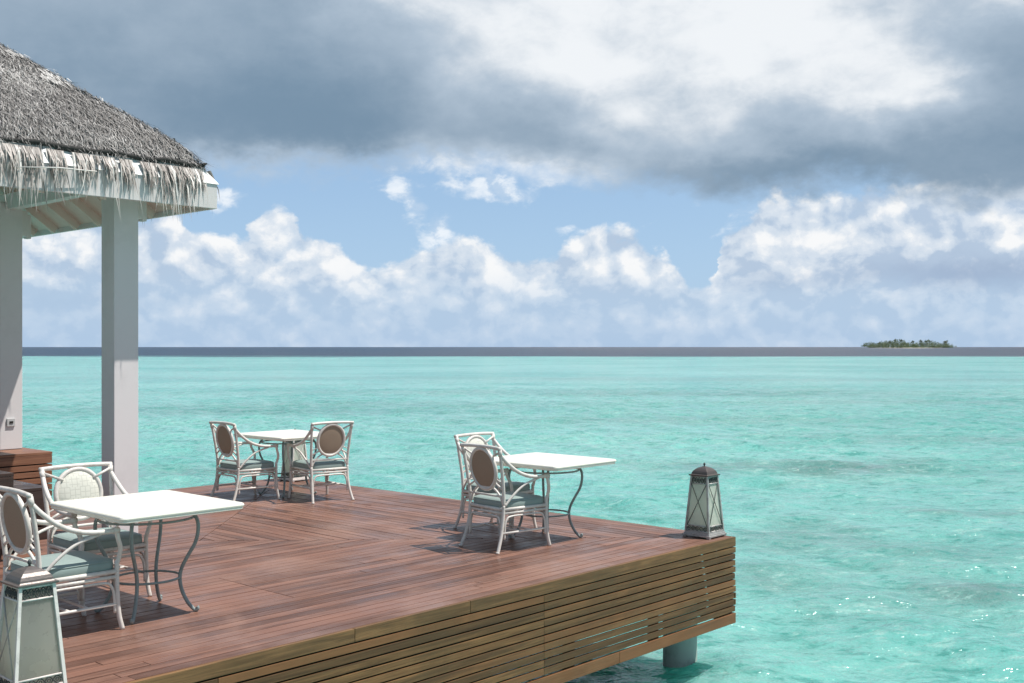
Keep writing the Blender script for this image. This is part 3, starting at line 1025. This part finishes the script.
# ------------------------------------------------------------------ timber blocks on the left
def slatted_block(name, label, cat, corner_world, L_, D_, H_, mat, rows, board_h, gap, top_mat=None):
    """near right-hand corner at corner_world; L_ back along -F, D_ along G"""
    o = thing(name, label, cat, corner_world, TH)
    k = MB(); n = max(1, int(D_ / .14))
    for i in range(n):
        k.box((-L_, i * D_ / n + .003, H_ - .03), (.012, (i + 1) * D_ / n - .003, H_), random.random())
    k.build('top_boards', top_mat or mat, o, bevel=.003)
    k = MB(); z = H_ - .032
    for r_ in range(rows):
        bh = board_h * (1.55 if r_ == 0 else 1)
        if z - bh < 0: break
        k.box((-L_, .001, z - bh), (.008, .026, z), random.random())
        k.box((-.016, .028, z - bh), (.008, D_ - .002, z), random.random(), 1)
        k.box((-L_, D_ - .028, z - bh), (-.018, D_ - .002, z), random.random())
        z -= bh + gap
    k.build('side_slats', mat, o, bevel=.002)
    k = MB()
    for x in np.arange(-.08, -L_, -.8):
        k.box((x - .06, .03, 0), (x, .09, H_ - .033), 0, 2)
    k.box((-L_ + .01, .12, 0), (-.06, D_ - .06, H_ - .05))
    k.build('frame', M['darkwood'], o)
    return o


pc_ = at(51.5, 451.5, PZ); pc_.z = 0
slatted_block('timber_plinth', 'brown slatted timber plinth carrying the left white post', 'plinth', pc_, 4.0, 2.6, PZ - .002, M['redwood'], 8, .058, .014)
st = at(48, 550); st.z = 0
slatted_block('timber_step', 'dark timber step with greyish top behind the cream backed chair', 'step', st, 1.4, .86, .56, M['darkwood'], 4, .115, .012)
dk = at(12.7, 561); dk.z = 0
slatted_block('timber_bench', 'dark brown timber block at left edge behind the nearest chair', 'bench', dk, 1.5, .55, .74, M['darkwood'], 5, .125, .008)


# ------------------------------------------------------------------ table
def make_table(loc, label):
    o = thing('dining_table', label, 'table', loc, TH, 'cream topped dining tables on the deck')
    k = MB(); hx, hy = .45, .51
    def rr(ins, rad_):
        out_ = []
        for (sx, sy, a0) in ((1, 1, 0), (-1, 1, 90), (-1, -1, 180), (1, -1, 270)):
            for q in range(7):
                a = R(a0 + 90 * q / 6)
                out_.append((sx * (hx - ins - rad_) + rad_ * math.cos(a), sy * (hy - ins - rad_) + rad_ * math.sin(a)))
        return out_
    lev = [(.03, .700), (.012, .702), (.006, .708), (.010, .718), (.002, .722), (0, .730), (.003, .739), (.010, .745), (.02, .746)]
    V = []; Fs = []; n = 28
    for ins, z in lev: V += [(x, y, z) for x, y in rr(ins, .035)]
    for i in range(len(lev) - 1):
        for q in range(n): Fs.append((i * n + q, i * n + (q + 1) % n, (i + 1) * n + (q + 1) % n, (i + 1) * n + q))
    Fs.append(tuple(range(n - 1, -1, -1))); Fs.append(tuple((len(lev) - 1) * n + q for q in range(n)))
    k.add(V, Fs, None, 0, False); k.build('tabletop', M['stone'], o)
    for q in range(4):
        a = R(45 + 90 * q); c_, s_ = math.cos(a), math.sin(a)
        pr = [(.22, .695), (.285, .685), (.335, .635), (.345, .56), (.325, .47), (.275, .38), (.235, .30), (.222, .23), (.235, .15), (.272, .07), (.312, .022), (.330, .012), (.343, .022), (.338, .036)]
        k = MB(); pp = spline([(r_ * c_, r_ * s_, z) for r_, z in pr], 4)
        k.tube(pp, .0125, 8); k.build('leg', M['iron'], o)
    k = MB()
    k.tube([(.221 * math.cos(2 * math.pi * i / 40), .221 * math.sin(2 * math.pi * i / 40), .235) for i in range(40)], .0085, 6, closed=True)
    k.build('hoop', M['iron'], o)
    k = MB()
    k.tube([(.315 * math.cos(2 * math.pi * i / 40), .315 * math.sin(2 * math.pi * i / 40), .645) for i in range(40)], .0085, 6, closed=True)
    k.build('hoop', M['iron'], o)
    k = MB(); k.box((-.25, -.02, .690), (.25, .02, .699)); k.box((-.02, -.25, .6905), (-.0, -.021, .6985)); k.box((-.02, .021, .6905), (0, .25, .6985)); k.build('apron', M['iron'], o)
    return o


# ------------------------------------------------------------------ armchair (faces +Y)
def make_chair(label, loc, rotz):
    o = thing('armchair', label, 'chair', loc, rotz, 'white rattan armchairs around the tables')
    W_ = M['rattan']
    for sx in (-1, 1):
        k = MB()                                                    # rear leg
        k.tube(spline([(sx * .262, -.335, 0), (sx * .245, -.285, .13), (sx * .236, -.255, .27), (sx * .236, -.245, .41)], 5), [.0155] * 16, 9)
        k.tube([(sx * .2635, -.339, 0), (sx * .262, -.335, .012)], .017, 9)
        k.build('leg', W_, o)
        k = MB()                                                    # front leg
        k.tube(spline([(sx * .258, .282, 0), (sx * .248, .262, .10), (sx * .244, .252, .25), (sx * .244, .250, .44)], 5), [.0155] * 16, 9)
        k.build('leg', W_, o)
    k = MB()                                                        # back frame with struts
    for sx in (-1, 1):
        k.tube(spline([(sx * .236, -.245, .412), (sx * .240, -.250, .52), (sx * .252, -.278, .72), (sx * .262, -.312, .915)], 5), [.0155] * 16, 9)
        k.tube([(sx * .255, -.300, .885), (sx * .115, -.287, .825)], .010, 7)
        k.tube([(sx * .242, -.255, .545), (sx * .118, -.262, .610)], .010, 7)
        k.tube([(sx * .246, -.262, .60), (sx * .15, -.266, .64)], .006, 6)
        k.tube([(sx * .257, -.300, .845), (sx * .262, -.312, .90)], .0195, 9)          # rattan binding
    k.tube(spline([(-.276, -.322, .912), (-.15, -.317, .919), (0, -.316, .921), (.15, -.317, .919), (.276, -.322, .912)], 4), .0165, 9)
    k.tube(spline([(-.228, -.243, .415), (-.19, -.247, .485), (-.11, -.253, .548), (0, -.256, .556), (.11, -.253, .548), (.19, -.247, .485), (.228, -.243, .415)], 5), .0105, 8)
    k.tube([(-.236, -.248, .485), (.236, -.248, .485)], .010, 8)
    k.build('back_frame', W_, o)
    # medallion, leaning with the back
    T = Matrix.Translation((0, -.283, .716)) @ Matrix.Rotation(R(9.0), 4, 'X') @ Matrix.Rotation(0, 4, 'Z')
    k = MB(); N_ = 36
    ring = [T @ Vector((.172 * math.cos(2 * math.pi * i / N_), 0, .184 * math.sin(2 * math.pi * i / N_))) for i in range(N_)]
    k.tube(ring, .0175, 9, closed=True)
    md = k.build('medallion', W_, o)
    T2 = T
    for nm, mt, y0, bul in (('woven_panel', M['plaid'], .004, .026), ('back_lining', M['brown'], -.004, -.008)):
        k = MB(); V = []; Fs = []
        for j, q in enumerate((1.0, .93, .8, .6, .35)):
            for i in range(N_):
                a = 2 * math.pi * i / N_
                V.append(T2 @ Vector((.161 * q * math.cos(a), y0 + bul * (1 - q ** 4), .173 * q * math.sin(a))))
        V.append(T2 @ Vector((0, y0 + bul, 0)))
        for j in range(4):
            for i in range(N_): Fs.append((j * N_ + i, j * N_ + (i + 1) % N_, (j + 1) * N_ + (i + 1) % N_, (j + 1) * N_ + i))
        for i in range(N_): Fs.append((4 * N_ + i, 4 * N_ + (i + 1) % N_, 5 * N_))
        k.add(V, Fs, None, 0, True); k.build(nm, mt, md)
    for sx in (-1, 1):
        k = MB()                                                    # arm
        k.tube(spline([(sx * .259, -.300, .855), (sx * .272, -.235, .785), (sx * .283, -.13, .705), (sx * .290, -.01, .658), (sx * .292, .11, .642), (sx * .286, .232, .640)], 5), [.0165] * 26, 9)
        k.tube([(sx * .287, .20, .640), (sx * .2855, .242, .640)], .0205, 9)
        k.tube(spline([(sx * .286, .225, .636), (sx * .285, .238, .58), (sx * .268, .262, .52), (sx * .250, .262, .465), (sx * .244, .250, .42)], 5), [.0150] * 21, 9)
        k.tube(spline([(sx * .242, -.237, .40), (sx * .262, -.15, .50), (sx * .278, -.03, .585), (sx * .288, .12, .630)], 5), [.0105] * 16, 8)
        k.build('armrest', W_, o)
    k = MB()                                                        # seat frame: two rails and bent braces
    for z, r_ in ((.372, .0150), (.338, .0130)):
        e = .0
        k.tube([(-.236, -.245, z), (.236, -.245, z)], r_, 8); k.tube([(-.244, .250, z), (.244, .250, z)], r_, 8)
        for sx in (-1, 1): k.tube([(sx * .236, -.245, z), (sx * .244, .250, z)], r_, 8)
    k.box((-.235, -.235, .358), (.235, .245, .374))
    def brace(p, q, axis):
        p, q = Vector(p), Vector(q); d = (q - p)
        pts_ = [p + Vector((0, 0, .11)), p + d * .012 + Vector((0, 0, .22)), p + d * .05 + Vector((0, 0, .278)), p + d * .14 + Vector((0, 0, .307)), p + d * .5 + Vector((0, 0, .310)),
                q - d * .14 + Vector((0, 0, .307)), q - d * .05 + Vector((0, 0, .278)), q - d * .012 + Vector((0, 0, .22)), q + Vector((0, 0, .11))]
        k.tube(spline(pts_, 4), .0095, 7)
    brace((-.224, -.262, 0), (.224, -.262, 0), 0); brace((-.230, .258, 0), (.230, .258, 0), 0)
    for sx in (-1, 1): brace((sx * .240, -.240, 0), (sx * .246, .236, 0), 1)
    k.build('seat_frame', W_, o)
    k = MB()
    for sx in (-1, 1): k.tube([(sx * .243, -.275, .165), (sx * .246, .257, .165)], .0105, 8)
    k.tube([(-.243, -.06, .167), (.243, -.06, .167)], .009, 8); k.tube([(-.243, .06, .167), (.243, .06, .167)], .009, 8)
    k.build('stretcher', W_, o)
    # cushion, softly rounded
    k = MB(); V = []; Fs = []; n = 12
    def sq(e, r_): return e
    nx = 14
    lay = [(.90, .416), (.975, .421), (1.0, .436), (1.0, .458), (.975, .474), (.90, .483), (.70, .489), (.4, .492)]
    m_ = 48
    for sc, z in lay:
        for i in range(m_):
            a = 2 * math.pi * i / m_; c_, s_ = math.cos(a), math.sin(a)
            p_ = .24
            x = .240 * sc * math.copysign(abs(c_) ** p_, c_); y = .247 * sc * math.copysign(abs(s_) ** p_, s_)
            V.append((x, y + .008, .374 + (z - .416) * 1.17))
    V.append((0, .008, .4645)); V.append((0, .008, .3735))
    for j in range(len(lay) - 1):
        for i in range(m_): Fs.append((j * m_ + i, j * m_ + (i + 1) % m_, (j + 1) * m_ + (i + 1) % m_, (j + 1) * m_ + i))
    e = (len(lay) - 1) * m_
    for i in range(m_):
        Fs.append((e + i, e + (i + 1) % m_, len(V) - 2)); Fs.append(((i + 1) % m_, i, len(V) - 1))
    k.add(V, Fs, None, 0, True); cu = k.build('cushion', M['cushion'], o)
    k = MB()
    for z, sc in ((.383, .985), (.4395, .984)):
        k.tube([(.240 * sc * math.copysign(abs(math.cos(a)) ** .24, math.cos(a)), .008 + .247 * sc * math.copysign(abs(math.sin(a)) ** .24, math.sin(a)), z) for a in [2 * math.pi * (i + .5) / 48 for i in range(48)]], .0042, 5, closed=True)
    k.build('piping', M['cushion'], cu)
    return o


T1, T2_, T3 = Vector((-2.48, 7.47, 0)), Vector((.317, 10.37, 0)), Vector((-2.74, 13.43, 0))
tab = make_table(T1, 'cream topped table nearest the camera, in front of the white post')
dup(tab, T2_, TH, 'cream topped table at right, between its two overlapping chairs and the deck corner lantern')
dup(tab, T3, TH, 'cream topped table farthest back, between two chairs with brown backs turned to us')
tab['label'] = 'cream topped table nearest the camera, in front of the white post'

rF, rmG, rG = TH - R(90), TH - R(90) - R(90), TH      # headings for a chair facing F, -G, G


def place(tcentre, f, g): return tcentre + F * f + G * g


ch = make_chair('nearest white armchair seen from behind, cut by the left edge beside the large lantern', place(T1, -.56, .03) + Vector((.015, -.09, 0)), rF)
dup(ch, place(T1, .0, .70), rmG, 'white armchair with cream plaid medallion in front of the white post')
dup(ch, place(T2_, -.53, -.03) + Vector((-.02, .02, 0)), rF - R(7), 'white armchair with brown medallion facing away, nearest at the right table')
dup(ch, place(T2_, .04, .73) + Vector((.05, .0, 0)), rmG, 'white armchair mostly hidden behind another chair at the right table')
dup(ch, place(T3, -.60, -.02), rF - R(3), 'left armchair of the pair at the back table, seen obliquely')
dup(ch, place(T3, .02, -.60), rG - R(9), 'right armchair of the pair at the back table, round brown medallion facing us')


# ------------------------------------------------------------------ lanterns
def make_lantern(label, loc, frame, cap, braces=(True, True, True, True), glass='glass_backlit'):
    o = thing('lantern', label, 'lantern', loc, TH, 'tapered glass lanterns on the deck')
    hb, ht, zb, zt = .128, .086, .056, .578
    hz = lambda z: hb + (ht - hb) * (z - zb) / (zt - zb)
    k = MB()
    k.box((-.152, -.152, .014), (.152, .152, .032)); k.box((-.142, -.142, .032), (.142, .142, .045)); k.box((-.135, -.135, .045), (.135, .135, zb))
    for sx in (-1, 1):
        for sy in (-1, 1):
            k.box((sx * .132 - .017, sy * .132 - .017, 0), (sx * .132 + .017, sy * .132 + .017, .014))
    k.build('base', frame, o, bevel=.003)
    k = MB()
    def beam(a, b_, w_):
        a, b_ = Vector(a), Vector(b_); P = []
        for p in (a, b_):
            P += [p + Vector((-w_, -w_, 0)), p + Vector((w_, -w_, 0)), p + Vector((w_, w_, 0)), p + Vector((-w_, w_, 0))]
        k.add(P, [(3, 2, 1, 0), (4, 5, 6, 7), (0, 1, 5, 4), (1, 2, 6, 5), (2, 3, 7, 6), (3, 0, 4, 7)])
    for sx in (-1, 1):
        for sy in (-1, 1): beam((sx * hb, sy * hb, zb), (sx * ht, sy * ht, zt), .0085)
    def face(i, u, z, d=0.0):       # point on side i, u -1..1 across
        h_ = hz(z); v = [Vector((u * h_, -h_ - d, z)), Vector((h_ + d, u * h_, z)), Vector((-u * h_, h_ + d, z)), Vector((-h_ - d, -u * h_, z))]
        return v[i]
    rails = (zb + .006, .112, .508, zt - .006)
    for i in range(4):
        for z in rails: k.tube([face(i, -.93, z), face(i, .93, z)], .0058, 6)
    k.build('frame', frame, o)
    for i in range(4):
        g = MB(); P = [face(i, -.95, zb + .004, -.006), face(i, .95, zb + .004, -.006), face(i, .95, zt - .004, -.006), face(i, -.95, zt - .004, -.006)]
        Q = [face(i, -.95, zb + .004, -.010), face(i, .95, zb + .004, -.010), face(i, .95, zt - .004, -.010), face(i, -.95, zt - .004, -.010)]
        g.add(P + Q, [(0, 1, 2, 3), (7, 6, 5, 4), (0, 4, 5, 1), (1, 5, 6, 2), (2, 6, 7, 3), (3, 7, 4, 0)])
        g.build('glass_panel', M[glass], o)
    for (z0, z1) in ((zb + .008, .110), (.510, zt - .008)):
        f = MB()
        for i in range(4):
            zm, am = (z0 + z1) / 2, (z1 - z0) * .40
            for ph in (0, math.pi):
                f.tube([face(i, -.88 + 1.76 * q / 48, zm + am * math.sin(ph + q / 48 * math.pi * 5), .002 if ph else -.001) for q in range(49)], .0032, 5)
            for q in range(5):
                u = -.88 + 1.76 * (q + .5) / 5
                f.tube([face(i, u + .06 * math.cos(a), zm + am * .45 * math.sin(a), .001) for a in [2 * math.pi * w_ / 12 for w_ in range(12)]], .0026, 5, closed=True)
        f.build('filigree_band', M['filigree'], o)
    for i in range(4):
        if not braces[i]: continue
        x_ = MB()
        x_.tube([face(i, -.90, .114, .003), face(i, .90, .506, .003)], .0036, 6); x_.tube([face(i, .90, .114, .006), face(i, -.90, .506, .006)], .0036, 6)
        x_.build('cross_brace', M['filigree'] if frame is M['pewter'] else M['pewter'], o)
    c = MB()
    lev = [(.088, zt), (.106, zt + .001), (.108, zt + .012), (.094, zt + .014), (.088, zt + .020), (.086, zt + .030), (.078, zt + .046), (.062, zt + .062), (.043, zt + .074), (.024, zt + .082), (.011, zt + .087)]
    V = []; Fs = []
    for h_, z in lev: V += [(-h_, -h_, z), (h_, -h_, z), (h_, h_, z), (-h_, h_, z)]
    for j in range(len(lev) - 1):
        for q in range(4): Fs.append((4 * j + q, 4 * j + (q + 1) % 4, 4 * j + 4 + (q + 1) % 4, 4 * j + 4 + q))
    Fs.append((3, 2, 1, 0)); e = 4 * (len(lev) - 1); Fs.append((e, e + 1, e + 2, e + 3))
    c.add(V, Fs); cp = c.build('cap', cap, o, bevel=.002)
    n_ = MB(); n_.tube([(0, 0, zt + .084), (0, 0, zt + .094), (0, 0, zt + .10), (0, 0, zt + .108), (0, 0, zt + .116), (0, 0, zt + .123)], [.007, .006, .010, .011, .008, .002], 10)
    n_.build('finial', M['filigree'], cp)
    n_ = MB(); n_.tube([(0, 0, zb + .002), (0, 0, .19)], .042, 20); n_.build('candle', M['candle'], o)
    return o


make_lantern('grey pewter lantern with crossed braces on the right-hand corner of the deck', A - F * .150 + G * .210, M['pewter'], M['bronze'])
make_lantern('pale lantern with bronze cap beside the nearest chair, cut by the bottom left corner', Vector((-2.50, 5.70, 0)), M['pewter_pale'], M['bronze_pale'], (False, False, True, True), 'glass')
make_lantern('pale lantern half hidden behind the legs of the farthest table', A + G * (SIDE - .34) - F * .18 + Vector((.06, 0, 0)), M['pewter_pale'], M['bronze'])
